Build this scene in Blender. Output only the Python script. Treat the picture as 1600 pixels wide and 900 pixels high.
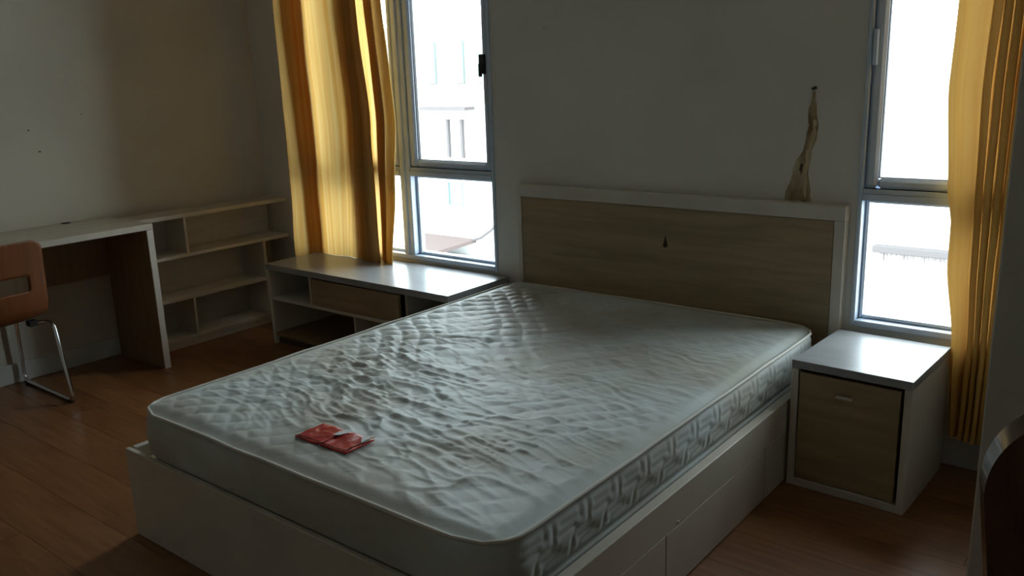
import bpy, bmesh, math, random
import numpy as np
from mathutils import Vector, Matrix, noise

for o in list(bpy.data.objects):
    bpy.data.objects.remove(o)
SC = bpy.context.scene
COL = SC.collection
random.seed(7)

# ------------------------------------------------------------------ camera
F_PX = 1348.829
YAW, PITCH, ROLL = 0.678, -0.246, -0.034
cam_d = bpy.data.cameras.new('camera')
cam_d.sensor_width = 36.0
cam_d.lens = F_PX / 1600.0 * 36.0
cam_d.clip_start = 0.02
cam = bpy.data.objects.new('camera', cam_d)
COL.objects.link(cam)
fw = Vector((-math.sin(YAW) * math.cos(PITCH), math.cos(YAW) * math.cos(PITCH), math.sin(PITCH)))
r0 = Vector((math.cos(YAW), math.sin(YAW), 0))
u0 = r0.cross(fw)
r1 = r0 * math.cos(ROLL) + u0 * math.sin(ROLL)
u1 = -r0 * math.sin(ROLL) + u0 * math.cos(ROLL)
M = Matrix((r1, u1, -fw)).transposed().to_4x4()
M.translation = Vector((4.489, -3.189, 1.421))
cam.matrix_world = M
SC.camera = cam

# ------------------------------------------------------------------ world, light, exposure
SKY_STRENGTH = 12.5
W = bpy.data.worlds.new('overcast_sky')
SC.world = W
W.use_nodes = True
bg = W.node_tree.nodes['Background']
bg.inputs[0].default_value = (0.86, 0.95, 1.0, 1)
bg.inputs[1].default_value = SKY_STRENGTH
SC.view_settings.view_transform = 'Standard'
SC.view_settings.look = 'None'
SC.view_settings.gamma = 1.0
SC.view_settings.use_curve_mapping = False
SC.view_settings.exposure = 0.0
try:
    SC.cycles.max_bounces = 12
    SC.cycles.diffuse_bounces = 6
    SC.cycles.transparent_max_bounces = 16
    SC.cycles.sample_clamp_indirect = 6.0
    SC.cycles.caustics_reflective = False
    SC.cycles.caustics_refractive = False
except Exception:
    pass

# where the windows are: x0, x1, z0, z1 of each hole in the back wall
HOLE_L = (0.44, 1.84, 0.468, 2.32)
HOLE_R = (3.535, 4.085, 0.462, 2.32)


def portal(name, hole):
    """A sampling portal in a window opening: gives no light of its own, guides the sky's."""
    d = bpy.data.lights.new(name, 'AREA')
    d.shape = 'RECTANGLE'
    d.size = hole[1] - hole[0]
    d.size_y = hole[3] - hole[2]
    o = bpy.data.objects.new(name, d)
    COL.objects.link(o)
    o.location = ((hole[0] + hole[1]) / 2, 0.14, (hole[2] + hole[3]) / 2)
    o.rotation_euler = (-math.pi / 2, 0, 0)
    d.cycles.is_portal = True


portal('window_daylight_portal', HOLE_L)
portal('window_daylight_portal', HOLE_R)


# ------------------------------------------------------------------ materials
def mat(name, color, rough=0.6, spec=0.5, metal=0.0):
    m = bpy.data.materials.new(name)
    m.use_nodes = True
    b = m.node_tree.nodes['Principled BSDF']
    b.inputs['Base Color'].default_value = (*color, 1)
    b.inputs['Roughness'].default_value = rough
    b.inputs['Metallic'].default_value = metal
    b.inputs['Specular IOR Level'].default_value = spec
    return m


def nodes(m):
    return m.node_tree.nodes, m.node_tree.links, m.node_tree.nodes['Principled BSDF']


def add_noise_colour(m, c1, c2, scale=(1, 1, 1), nscale=5.0, detail=4, lo=0.35, hi=0.65, bump=0.0, bscale=80.0, dist=0.0):
    N, L, b = nodes(m)
    tc = N.new('ShaderNodeTexCoord')
    mp = N.new('ShaderNodeMapping')
    mp.inputs['Scale'].default_value = scale
    L.new(tc.outputs['Object'], mp.inputs[0])
    nz = N.new('ShaderNodeTexNoise')
    nz.inputs['Scale'].default_value = nscale
    nz.inputs['Detail'].default_value = detail
    nz.inputs['Distortion'].default_value = dist
    L.new(mp.outputs[0], nz.inputs['Vector'])
    cr = N.new('ShaderNodeValToRGB')
    cr.color_ramp.elements[0].position = lo
    cr.color_ramp.elements[0].color = (*c1, 1)
    cr.color_ramp.elements[1].position = hi
    cr.color_ramp.elements[1].color = (*c2, 1)
    L.new(nz.outputs['Fac'], cr.inputs[0])
    L.new(cr.outputs[0], b.inputs['Base Color'])
    if bump:
        n2 = N.new('ShaderNodeTexNoise')
        n2.inputs['Scale'].default_value = bscale
        n2.inputs['Detail'].default_value = 3
        L.new(tc.outputs['Object'], n2.inputs['Vector'])
        bp = N.new('ShaderNodeBump')
        bp.inputs['Strength'].default_value = bump
        bp.inputs['Distance'].default_value = 0.003
        L.new(n2.outputs['Fac'], bp.inputs['Height'])
        L.new(bp.outputs[0], b.inputs['Normal'])
    return m


def wood(name, dark, light, along='x', rough=0.4, nscale=3.0, per_piece=False):
    m = mat(name, light, rough)
    sc = {'x': (1.2, 14, 14), 'y': (14, 1.2, 14), 'z': (14, 14, 1.2)}[along]
    add_noise_colour(m, dark, light, scale=sc, nscale=nscale, detail=6, lo=0.3, hi=0.7, dist=0.6)
    if per_piece:
        N, L, b = nodes(m)
        src = b.inputs['Base Color'].links[0].from_socket
        oi = N.new('ShaderNodeObjectInfo')
        mr = N.new('ShaderNodeMapRange')
        mr.inputs['To Min'].default_value = 0.82
        mr.inputs['To Max'].default_value = 1.15
        L.new(oi.outputs['Random'], mr.inputs['Value'])
        mx = N.new('ShaderNodeVectorMath')
        mx.operation = 'SCALE'
        L.new(src, mx.inputs[0])
        L.new(mr.outputs[0], mx.inputs['Scale'])
        L.new(mx.outputs[0], b.inputs['Base Color'])
    return m


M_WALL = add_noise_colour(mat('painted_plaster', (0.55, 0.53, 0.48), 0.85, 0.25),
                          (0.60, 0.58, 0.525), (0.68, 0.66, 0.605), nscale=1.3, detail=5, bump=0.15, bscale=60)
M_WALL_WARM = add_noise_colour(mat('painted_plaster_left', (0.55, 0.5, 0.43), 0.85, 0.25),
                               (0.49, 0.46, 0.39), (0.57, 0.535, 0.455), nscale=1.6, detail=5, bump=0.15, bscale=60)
M_CEIL = mat('ceiling_paint', (0.78, 0.77, 0.74), 0.9)
M_SKIRT = add_noise_colour(mat('skirting_paint', (0.6, 0.6, 0.57), 0.5), (0.50, 0.50, 0.47), (0.62, 0.61, 0.58), nscale=6)
M_PLANK = wood('laminate_plank', (0.17, 0.068, 0.023), (0.28, 0.125, 0.047), 'x', 0.33, per_piece=True)
M_SUBFLOOR = mat('floor_joint_dark', (0.05, 0.028, 0.015), 0.8)
M_WHITE = add_noise_colour(mat('white_laminate', (0.6, 0.55, 0.47), 0.36), (0.54, 0.495, 0.42), (0.61, 0.565, 0.485),
                           scale=(1, 1, 1), nscale=4)
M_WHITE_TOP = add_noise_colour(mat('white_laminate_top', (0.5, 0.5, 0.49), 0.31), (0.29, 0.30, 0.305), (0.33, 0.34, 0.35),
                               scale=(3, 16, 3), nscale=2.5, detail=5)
M_TOP_WARM = add_noise_colour(mat('cream_laminate_top', (0.5, 0.45, 0.38), 0.34), (0.43, 0.385, 0.31), (0.53, 0.475, 0.39),
                              scale=(16, 3, 3), nscale=2.5, detail=5)
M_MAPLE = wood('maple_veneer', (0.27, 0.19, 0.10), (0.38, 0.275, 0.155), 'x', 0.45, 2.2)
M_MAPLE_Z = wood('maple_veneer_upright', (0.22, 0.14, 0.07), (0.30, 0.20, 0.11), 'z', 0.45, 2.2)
M_BACKP = wood('back_panel_veneer', (0.46, 0.42, 0.37), (0.54, 0.50, 0.45), 'y', 0.5, 2.0)
M_ALU = add_noise_colour(mat('grey_aluminium', (0.42, 0.5, 0.6), 0.35, 0.6), (0.50, 0.59, 0.70), (0.56, 0.65, 0.77), nscale=7)
M_GASKET = mat('black_gasket', (0.02, 0.022, 0.025), 0.6)
M_CHROME = mat('chrome_tube', (0.75, 0.75, 0.76), 0.12, 0.5, 1.0)
M_RUBBER = mat('black_rubber', (0.015, 0.015, 0.015), 0.7)
M_ORANGE = wood('orange_plywood', (0.15, 0.048, 0.013), (0.21, 0.072, 0.02), 'z', 0.4, 2.0)
M_DARKWOOD = wood('dark_walnut', (0.035, 0.017, 0.011), (0.06, 0.03, 0.018), 'z', 0.16, 2.0)
M_STEEL = mat('brushed_steel', (0.62, 0.62, 0.62), 0.3, 0.5, 1.0)
M_RED = add_noise_colour(mat('red_card', (0.45, 0.02, 0.02), 0.34, 0.4), (0.40, 0.010, 0.014), (0.55, 0.028, 0.028), nscale=18, bump=0.5, bscale=45)
M_PAPER = mat('white_slip', (0.75, 0.75, 0.78), 0.5)
M_PIPING = mat('mattress_piping', (0.60, 0.58, 0.52), 0.7)
M_CRACK = mat('dark_crack', (0.06, 0.04, 0.025), 0.9)
M_SHADE_GAP = mat('plinth_painted_shade', (0.08, 0.06, 0.045), 0.8)  # plinth coloured dark to stand for the shade under the low cabinet


_b = nodes(M_DARKWOOD)[2]
_b.inputs['Coat Weight'].default_value = 0.8
_b.inputs['Coat Roughness'].default_value = 0.08


def mattress_material():
    m = mat('quilted_damask', (0.55, 0.56, 0.52), 0.56, 0.42)
    N, L, b = nodes(m)
    tc = N.new('ShaderNodeTexCoord')
    nz = N.new('ShaderNodeTexNoise')
    nz.inputs['Scale'].default_value = 3.2
    nz.inputs['Detail'].default_value = 5
    L.new(tc.outputs['Object'], nz.inputs['Vector'])
    cr = N.new('ShaderNodeValToRGB')
    cr.color_ramp.elements[0].position = 0.36
    cr.color_ramp.elements[0].color = (0.42, 0.415, 0.36, 1)
    cr.color_ramp.elements[1].position = 0.6
    cr.color_ramp.elements[1].color = (0.525, 0.575, 0.56, 1)
    L.new(nz.outputs['Fac'], cr.inputs[0])
    L.new(cr.outputs[0], b.inputs['Base Color'])
    n2 = N.new('ShaderNodeTexNoise')
    n2.inputs['Scale'].default_value = 160
    n2.inputs['Detail'].default_value = 2
    L.new(tc.outputs['Object'], n2.inputs['Vector'])
    bp = N.new('ShaderNodeBump')
    bp.inputs['Strength'].default_value = 0.12
    bp.inputs['Distance'].default_value = 0.002
    L.new(n2.outputs['Fac'], bp.inputs['Height'])
    L.new(bp.outputs[0], b.inputs['Normal'])
    b.inputs['Sheen Weight'].default_value = 0.1
    return m


M_MATTRESS = mattress_material()


def glass_material():
    m = bpy.data.materials.new('window_glass')
    m.use_nodes = True
    N, L = m.node_tree.nodes, m.node_tree.links
    N.clear()
    out = N.new('ShaderNodeOutputMaterial')
    mx = N.new('ShaderNodeMixShader')
    tr = N.new('ShaderNodeBsdfTransparent')
    tr.inputs[0].default_value = (0.93, 0.96, 0.96, 1)
    gl = N.new('ShaderNodeBsdfGlossy')
    gl.inputs['Roughness'].default_value = 0.02
    lw = N.new('ShaderNodeLayerWeight')
    lw.inputs[0].default_value = 0.12
    L.new(lw.outputs['Fresnel'], mx.inputs[0])
    L.new(tr.outputs[0], mx.inputs[1])
    L.new(gl.outputs[0], mx.inputs[2])
    L.new(mx.outputs[0], out.inputs[0])
    return m


M_GLASS = glass_material()


def clear_plastic():
    m = bpy.data.materials.new('clear_plastic')
    m.use_nodes = True
    N, L = m.node_tree.nodes, m.node_tree.links
    N.clear()
    out = N.new('ShaderNodeOutputMaterial')
    mx = N.new('ShaderNodeMixShader')
    tr = N.new('ShaderNodeBsdfTransparent')
    gl = N.new('ShaderNodeBsdfGlossy')
    gl.inputs['Roughness'].default_value = 0.12
    lw = N.new('ShaderNodeLayerWeight')
    lw.inputs[0].default_value = 0.02
    tc = N.new('ShaderNodeTexCoord')
    nz = N.new('ShaderNodeTexNoise')
    nz.inputs['Scale'].default_value = 28
    L.new(tc.outputs['Object'], nz.inputs['Vector'])
    bp = N.new('ShaderNodeBump')
    bp.inputs['Strength'].default_value = 0.5
    bp.inputs['Distance'].default_value = 0.006
    L.new(nz.outputs['Fac'], bp.inputs['Height'])
    L.new(bp.outputs[0], gl.inputs['Normal'])
    L.new(lw.outputs['Fresnel'], mx.inputs[0])
    L.new(tr.outputs[0], mx.inputs[1])
    L.new(gl.outputs[0], mx.inputs[2])
    L.new(mx.outputs[0], out.inputs[0])
    return m


M_PLASTIC = clear_plastic()


def curtain_material(name, c_warm, c_pale, trans=0.55):
    """Thin woven cloth: reflects a little, lets daylight through, in slightly different yarn stripes."""
    m = bpy.data.materials.new(name)
    m.use_nodes = True
    N, L = m.node_tree.nodes, m.node_tree.links
    N.clear()
    out = N.new('ShaderNodeOutputMaterial')
    mx = N.new('ShaderNodeMixShader')
    mx.inputs[0].default_value = trans
    df = N.new('ShaderNodeBsdfDiffuse')
    tl = N.new('ShaderNodeBsdfTranslucent')
    uv = N.new('ShaderNodeUVMap')
    mp = N.new('ShaderNodeMapping')
    mp.inputs['Scale'].default_value = (34, 0.6, 1)
    L.new(uv.outputs[0], mp.inputs[0])
    nz = N.new('ShaderNodeTexNoise')
    nz.inputs['Scale'].default_value = 1.0
    nz.inputs['Detail'].default_value = 5
    L.new(mp.outputs[0], nz.inputs['Vector'])
    cr = N.new('ShaderNodeValToRGB')
    cr.color_ramp.elements[0].position = 0.36
    cr.color_ramp.elements[0].color = (*c_warm, 1)
    cr.color_ramp.elements[1].position = 0.64
    cr.color_ramp.elements[1].color = (*c_pale, 1)
    L.new(nz.outputs['Fac'], cr.inputs[0])
    L.new(cr.outputs[0], df.inputs[0])
    L.new(cr.outputs[0], tl.inputs[0])
    L.new(df.outputs[0], mx.inputs[1])
    L.new(tl.outputs[0], mx.inputs[2])
    L.new(mx.outputs[0], out.inputs[0])
    return m


M_CURTAIN_L = curtain_material('gold_curtain_cloth', (0.54, 0.285, 0.065), (0.63, 0.435, 0.165), 0.46)
M_CURTAIN_R = curtain_material('amber_curtain_cloth', (0.56, 0.30, 0.07), (0.64, 0.38, 0.11), 0.155)


# ------------------------------------------------------------------ mesh helpers
def add_box(bm, x0, x1, y0, y1, z0, z1, bev=0.0, seg=1):
    vs = [bm.verts.new(p) for p in ((x0, y0, z0), (x1, y0, z0), (x1, y1, z0), (x0, y1, z0),
                                    (x0, y0, z1), (x1, y0, z1), (x1, y1, z1), (x0, y1, z1))]
    fs = [bm.faces.new([vs[i] for i in q]) for q in
          ((3, 2, 1, 0), (4, 5, 6, 7), (0, 1, 5, 4), (1, 2, 6, 5), (2, 3, 7, 6), (3, 0, 4, 7))]
    if bev > 0:
        es = list({e for f in fs for e in f.edges})
        bmesh.ops.bevel(bm, geom=es, offset=bev, segments=seg, affect='EDGES', profile=0.7)


def link_mesh(name, bm, material, parent=None, smooth=False):
    me = bpy.data.meshes.new(name)
    bm.normal_update()
    bm.to_mesh(me)
    bm.free()
    if material:
        me.materials.append(material)
    if smooth:
        me.polygons.foreach_set('use_smooth', [True] * len(me.polygons))
    o = bpy.data.objects.new(name, me)
    COL.objects.link(o)
    if parent:
        o.parent = parent
    return o


def box(name, dims, material, parent=None, bev=0.0015, seg=1):
    bm = bmesh.new()
    add_box(bm, *dims, bev=bev, seg=seg)
    return link_mesh(name, bm, material, parent)


def boxes(name, lst, material, parent=None, bev=0.0015):
    bm = bmesh.new()
    for d in lst:
        add_box(bm, *d, bev=bev)
    return link_mesh(name, bm, material, parent)


def thing(name, label, cat, loc=(0, 0, 0), rz=0.0, group=None):
    o = bpy.data.objects.new(name, None)
    o.empty_display_size = 0.1
    COL.objects.link(o)
    o.location = loc
    o.rotation_euler = (0, 0, rz)
    o['label'] = label
    o['category'] = cat
    if group:
        o['group'] = group
    return o


def tag(o, label, cat, group=None):
    o['label'] = label
    o['category'] = cat
    if group:
        o['group'] = group
    return o


def struct(o):
    o['kind'] = 'structure'
    return o


def tube_mesh(name, pts, rad, material, parent=None, n=10, closed=False):
    """A round tube along a list of points (already smooth)."""
    P = [Vector(p) for p in pts]
    bm = bmesh.new()
    rings = []
    m = len(P)
    up = None
    for i, p in enumerate(P):
        if closed:
            t = (P[(i + 1) % m] - P[i - 1]).normalized()
        else:
            t = (P[min(i + 1, m - 1)] - P[max(i - 1, 0)]).normalized()
        if up is None:
            a = Vector((0, 0, 1)) if abs(t.z) < 0.9 else Vector((0, 1, 0))
            up = (a - t * a.dot(t)).normalized()
        else:
            up = (up - t * up.dot(t)).normalized()
        s = t.cross(up)
        rings.append([bm.verts.new(p + (up * math.cos(k * 2 * math.pi / n) + s * math.sin(k * 2 * math.pi / n)) * rad) for k in range(n)])
    for i in range(m if closed else m - 1):
        a, b = rings[i], rings[(i + 1) % m]
        for k in range(n):
            bm.faces.new((a[k], a[(k + 1) % n], b[(k + 1) % n], b[k]))
    if not closed:
        bm.faces.new(rings[0][::-1])
        bm.faces.new(rings[-1])
    bmesh.ops.recalc_face_normals(bm, faces=bm.faces)
    return link_mesh(name, bm, material, parent, smooth=True)


def round_path(pts, rad, k=6):
    """Polyline with its inner corners rounded."""
    P = [Vector(p) for p in pts]
    out = [P[0]]
    for i in range(1, len(P) - 1):
        a, b, c = P[i - 1], P[i], P[i + 1]
        d1, d2 = (a - b), (c - b)
        r = min(rad, d1.length * 0.49, d2.length * 0.49)
        s, e = b + d1.normalized() * r, b + d2.normalized() * r
        for j in range(k + 1):
            t = j / k
            out.append(s * (1 - t) ** 2 + b * 2 * t * (1 - t) + e * t * t)
    out.append(P[-1])
    return out


def np_mesh(name, verts, faces, material, parent=None, smooth=True, uv=None):
    me = bpy.data.meshes.new(name)
    verts = np.asarray(verts, dtype=np.float32)
    faces = np.asarray(faces, dtype=np.int32)
    me.vertices.add(len(verts))
    me.vertices.foreach_set('co', verts.ravel())
    nf, k = faces.shape
    me.loops.add(nf * k)
    me.loops.foreach_set('vertex_index', faces.ravel())
    me.polygons.add(nf)
    me.polygons.foreach_set('loop_start', np.arange(0, nf * k, k, dtype=np.int32))
    me.polygons.foreach_set('loop_total', np.full(nf, k, dtype=np.int32))
    me.update(calc_edges=True)
    if uv is not None:
        l = me.uv_layers.new(name='UVMap')
        l.data.foreach_set('uv', np.asarray(uv, dtype=np.float32)[faces.ravel()].ravel())
    if smooth:
        me.polygons.foreach_set('use_smooth', np.ones(nf, dtype=bool))
    me.validate()
    me.materials.append(material)
    o = bpy.data.objects.new(name, me)
    COL.objects.link(o)
    if parent:
        o.parent = parent
    return o


def outline_plate(name, pts2, thick, plane, off, material, parent=None, bev=0.0, seg=3, smooth=False):
    """A flat plate with the given 2D outline. plane 'xz': outline in x,z, thickness along +y from off."""
    bm = bmesh.new()
    f0, f1 = [], []
    for a, b in pts2:
        if plane == 'xz':
            f0.append(bm.verts.new((a, off, b))); f1.append(bm.verts.new((a, off + thick, b)))
        elif plane == 'yz':
            f0.append(bm.verts.new((off, a, b))); f1.append(bm.verts.new((off + thick, a, b)))
        else:
            f0.append(bm.verts.new((a, b, off))); f1.append(bm.verts.new((a, b, off + thick)))
    n = len(f0)
    fa = bm.faces.new(f0)
    fb = bm.faces.new(f1[::-1])
    for i in range(n):
        bm.faces.new((f0[i], f1[i], f1[(i + 1) % n], f0[(i + 1) % n]))
    bmesh.ops.recalc_face_normals(bm, faces=bm.faces)
    if bev:
        es = [e for e in bm.edges if (e.verts[0] in f0 and e.verts[1] in f0) or (e.verts[0] in f1 and e.verts[1] in f1)]
        bmesh.ops.bevel(bm, geom=es, offset=bev, segments=seg, affect='EDGES')
    return link_mesh(name, bm, material, parent, smooth)


# ------------------------------------------------------------------ room shell
ROOM_X1, ROOM_Y0, ROOM_H = 5.35, -4.9, 2.55
WALL_T = 0.2

# back wall (the window wall) with two openings
hl, hr = HOLE_L, HOLE_R
wall_back = struct(boxes('wall_back', [
    (-WALL_T, hl[0], 0, WALL_T, 0, ROOM_H),
    (hl[1], hr[0], 0, WALL_T, 0, ROOM_H),
    (hr[1], ROOM_X1 + WALL_T, 0, WALL_T, 0, ROOM_H),
    (hl[0], hl[1], 0, WALL_T, 0, hl[2]), (hl[0], hl[1], 0, WALL_T, hl[3], ROOM_H),
    (hr[0], hr[1], 0, WALL_T, 0, hr[2]), (hr[0], hr[1], 0, WALL_T, hr[3], ROOM_H)], M_WALL, bev=0))
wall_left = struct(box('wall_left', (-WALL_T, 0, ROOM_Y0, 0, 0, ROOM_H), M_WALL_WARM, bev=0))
struct(box('wall_right', (ROOM_X1, ROOM_X1 + WALL_T, ROOM_Y0, 0, 0, ROOM_H), M_WALL, bev=0))
struct(box('wall_front', (-WALL_T, ROOM_X1 + WALL_T, ROOM_Y0 - WALL_T, ROOM_Y0, 0, ROOM_H), M_WALL, bev=0))
# the return wall beside the right-hand curtain
struct(box('wall_return', (4.14, ROOM_X1, -0.9, -0.001, 0, ROOM_H), M_WALL, bev=0.004))
struct(box('ceiling', (-WALL_T, ROOM_X1 + WALL_T, ROOM_Y0 - WALL_T, WALL_T, ROOM_H, ROOM_H + 0.15), M_CEIL, bev=0))
floor = struct(box('floor', (-WALL_T, ROOM_X1 + WALL_T, ROOM_Y0 - WALL_T, WALL_T, -0.15, -0.009), M_SUBFLOOR, bev=0))

# laminate planks, each its own piece
PL, PW, GAP = 1.21, 0.192, 0.0008
plank_cache = {}


def plank_mesh(length, width):
    key = (round(length, 3), round(width, 3))
    if key not in plank_cache:
        bm = bmesh.new()
        add_box(bm, 0, length - GAP, 0, width - GAP, -0.009, 0.0, bev=0.0007)
        me = bpy.data.meshes.new('plank')
        bm.to_mesh(me)
        bm.free()
        me.materials.append(M_PLANK)
        plank_cache[key] = me
    return plank_cache[key]


row = 0
y = ROOM_Y0
while y < -0.005:
    w = min(PW, -y)
    x = -((row * 0.437) % 1.0) * PL
    while x < ROOM_X1:
        xa, xb = max(x, 0.0), min(x + PL, ROOM_X1)
        if y + w > -0.9 and xb > 4.14:
            xb = min(xb, 4.14) if y >= -0.9 else xb
        if xb - xa > 0.03:
            o = bpy.data.objects.new('plank', plank_mesh(xb - xa, w))
            o.location = (xa, y, 0)
            o.parent = floor
            COL.objects.link(o)
        x += PL
    y += PW
    row += 1

# skirting boards
struct(box('baseboard_left', (0.0, 0.013, ROOM_Y0, -0.0, 0, 0.098), M_SKIRT, bev=0.003))
struct(box('baseboard_back', (0.013, 4.14, -0.013, -0.0, 0, 0.105), M_SKIRT, bev=0.003))


# ------------------------------------------------------------------ windows
def frame_boxes(x0, x1, z0, z1, w, y0, y1, wl=None, wr=None, wb=None, wt=None):
    wl = w if wl is None else wl
    wr = w if wr is None else wr
    wb = w if wb is None else wb
    wt = w if wt is None else wt
    return [(x0, x0 + wl, y0, y1, z0, z1), (x1 - wr, x1, y0, y1, z0, z1),
            (x0 + wl, x1 - wr, y0, y1, z0, z0 + wb), (x0 + wl, x1 - wr, y0, y1, z1 - wt, z1)]


def window(name, hole, bays, mullions, tz0, tz1, stile):
    """bays: list of (x0, x1) glazed bays; mullions: list of (x0, x1); transom between tz0 and tz1."""
    root = bpy.data.objects.new(name, None)
    root['kind'] = 'structure'
    COL.objects.link(root)
    x0, x1, z0, z1 = hole
    Y0, Y1 = -0.010, 0.080
    boxes('window_frame', frame_boxes(x0, x1, z0, z1, 0.016, Y0, Y1, wb=0.022), M_ALU, root, 0.003)
    for a, b in mullions:
        boxes('mullion', [(a, b, Y0 + 0.004, Y1, z0 + 0.022, z1 - 0.016),
                          (a + (b - a) * 0.30, a + (b - a) * 0.62, Y0 - 0.006, Y0 + 0.01, z0 + 0.022, z1 - 0.016)], M_ALU, root, 0.004)
    for (a, b) in bays:
        boxes('transom', [(a, b, Y0 - 0.002, Y1, tz0, tz0 + 0.024), (a, b, Y0 + 0.006, Y1, tz0 + 0.024, tz1)], M_ALU, root)
        # lower fixed light
        boxes('glazing_bead', frame_boxes(a, b, z0 + 0.022, tz0, 0.013, 0.034, 0.07), M_ALU, root, 0.005)
        box('pane', (a + 0.01, b - 0.01, 0.052, 0.057, z0 + 0.03, tz0 - 0.008), M_GLASS, root, bev=0)
        # upper casement
        boxes('sash_stop', frame_boxes(a - 0.004, b + 0.004, tz1 - 0.004, z1 - 0.014, 0.018, 0.052, 0.078), M_ALU, root, 0)
        sash = boxes('sash', frame_boxes(a + 0.003, b - 0.003, tz1 + 0.003, z1 - 0.018, stile, -0.004, 0.05, wr=0.036, wb=0.036), M_ALU, root, 0.011)
        boxes('gasket', frame_boxes(a + stile + 0.002, b - 0.038, tz1 + 0.038, z1 - 0.067, 0.004, 0.012, 0.03), M_GASKET, sash)
        boxes('gasket', [(a, b, 0.006, 0.02, tz1 - 0.010, tz1 + 0.002), (b - 0.003, b, -0.001, 0.02, tz1, z1 - 0.018)], M_GASKET, sash, bev=0)
        box('pane', (a + stile - 0.005, b - 0.03, 0.022, 0.027, tz1 + 0.03, z1 - 0.06), M_GLASS, sash, bev=0)
    return root


win1 = window('window_1', HOLE_L, [(0.456, 0.80), (0.86, 1.195), (1.27, 1.824)], [(0.80, 0.86), (1.195, 1.27)], 0.912, 0.955, 0.050)
boxes('window_handle', [(1.782, 1.812, -0.022, 0.0, 1.412, 1.502), (1.788, 1.806, -0.034, -0.022, 1.40, 1.46)], M_GASKET, win1, bev=0.003)
win2 = window('window_2', HOLE_R, [(3.551, 4.069)], [], 0.930, 0.972, 0.042)
boxes('window_handle', [(3.556, 3.572, -0.02, 0.0, 1.40, 1.52)], M_ALU, win2, bev=0.003)

# flaked strip of old plaster above the headboard, with the nail hole it hangs from
M_PEEL = add_noise_colour(mat('bare_plaster', (0.45, 0.32, 0.15), 0.9), (0.20, 0.125, 0.05), (0.52, 0.44, 0.29), scale=(1, 1, 0.5), nscale=14, detail=5, bump=0.4, bscale=60)
M_PEEL2 = add_noise_colour(mat('pale_plaster_core', (0.52, 0.42, 0.27), 0.9), (0.42, 0.31, 0.17), (0.60, 0.50, 0.35), scale=(1, 1, 0.4), nscale=20)


def peel(name, pts, mat_, thick):
    """irregular flat fragment on the wall, thin and slightly uneven"""
    P = []
    n = len(pts)
    for i in range(n):
        a, b = Vector(pts[i]), Vector(pts[(i + 1) % n])
        for t in (0, 0.33, 0.66):
            q = a.lerp(b, t)
            P.append((q.x + random.uniform(-0.0045, 0.0045), q.y + random.uniform(-0.004, 0.004)))
    return outline_plate(name, P, thick, 'xz', -thick, mat_, wall_back)


peel('plaster_scar', [(3.352, 1.318), (3.343, 1.25), (3.345, 1.19), (3.330, 1.12), (3.306, 1.07), (3.288, 1.01), (3.262, 0.915),
                      (3.300, 0.912), (3.330, 0.913), (3.368, 0.915), (3.352, 0.98), (3.346, 1.03), (3.365, 1.12), (3.382, 1.19), (3.372, 1.235), (3.362, 1.31)], M_PEEL, 0.0025)
peel('plaster_core', [(3.358, 1.21), (3.352, 1.13), (3.338, 1.08), (3.330, 1.02), (3.338, 0.985), (3.343, 0.93), (3.350, 0.93), (3.346, 1.02), (3.358, 1.09), (3.370, 1.17), (3.372, 1.21)], M_PEEL2, 0.0045)
peel('plaster_crack', [(3.325, 1.055), (3.316, 1.03), (3.321, 1.01), (3.330, 1.03)], M_CRACK, 0.0052)
outline_plate('nail_hole', [(3.3535 + 0.010 * math.cos(a * 0.7) + 0.002 * (a % 3), 1.325 + 0.006 * math.sin(a * 0.7) + 0.0035 * math.cos(a * 0.7)) for a in range(9)], 0.003, 'xz', -0.003, M_CRACK, wall_back)
for (yy, zz, s) in ((-1.318, 1.219, 0.006), (-1.281, 1.113, 0.007), (-1.05, 1.28, 0.004)):
    outline_plate('wall_scuff', [(yy + s * math.cos(a * 0.7), zz + 0.5 * s * math.sin(a * 0.7)) for a in range(9)], 0.001, 'yz', 0.0, M_CRACK, wall_left)
outline_plate('wall_scuff', [(2.151 + 0.008 * math.cos(a * 0.7), 1.596 + 0.008 * math.sin(a * 0.7)) for a in range(9)], 0.001, 'xz', -0.001, M_WALL_WARM, wall_back)

# ------------------------------------------------------------------ bed
BX0, BX1, BYF, BYB, BT = 1.921, 3.481, -1.988, -0.030, 0.300
bed = thing('bed_frame', 'white double bed frame with side drawers and a wood-panelled headboard', 'bed', ((BX0 + BX1) / 2, -1.0, 0))
ox, oy = bed.location.x, bed.location.y


def bb(name, d, m, parent=None, bev=0.002):
    q = (d[0] - ox, d[1] - ox, d[2] - oy, d[3] - oy, d[4], d[5])
    return box(name, q, m, parent or bed, bev)


bb('footboard', (BX0, BX1, BYF, BYF + 0.018, 0.0, BT), M_WHITE)
bb('side_rail', (BX0, BX0 + 0.026, BYF + 0.026, BYB, 0.0, BT), M_WHITE)
bb('side_rail', (BX1 - 0.030, BX1, BYF + 0.018, BYB, 0.1908, BT), M_WHITE)
bb('inner_side', (BX1 - 0.030, BX1 - 0.016, BYF + 0.026, BYB, 0.004, 0.190), M_WHITE)
for a, b in ((BYF + 0.019, -1.312), (-1.307, -0.640)):
    d = bb('drawer_front', (BX1 - 0.016, BX1, a, b, 0.004, 0.190), M_WHITE, bev=0.001)
bb('end_panel', (BX1 - 0.016, BX1, -0.635, BYB, 0.004, 0.190), M_WHITE, bev=0.001)
sc = bb('screw_cap', (BX1, BX1 + 0.002, -1.246, -1.238, 0.196, 0.204), M_STEEL, bev=0.0005)
bb('mattress_base', (BX0 + 0.026, BX1 - 0.030, BYF + 0.026, BYB, 0.235, 0.262), M_MAPLE, bev=0)
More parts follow.
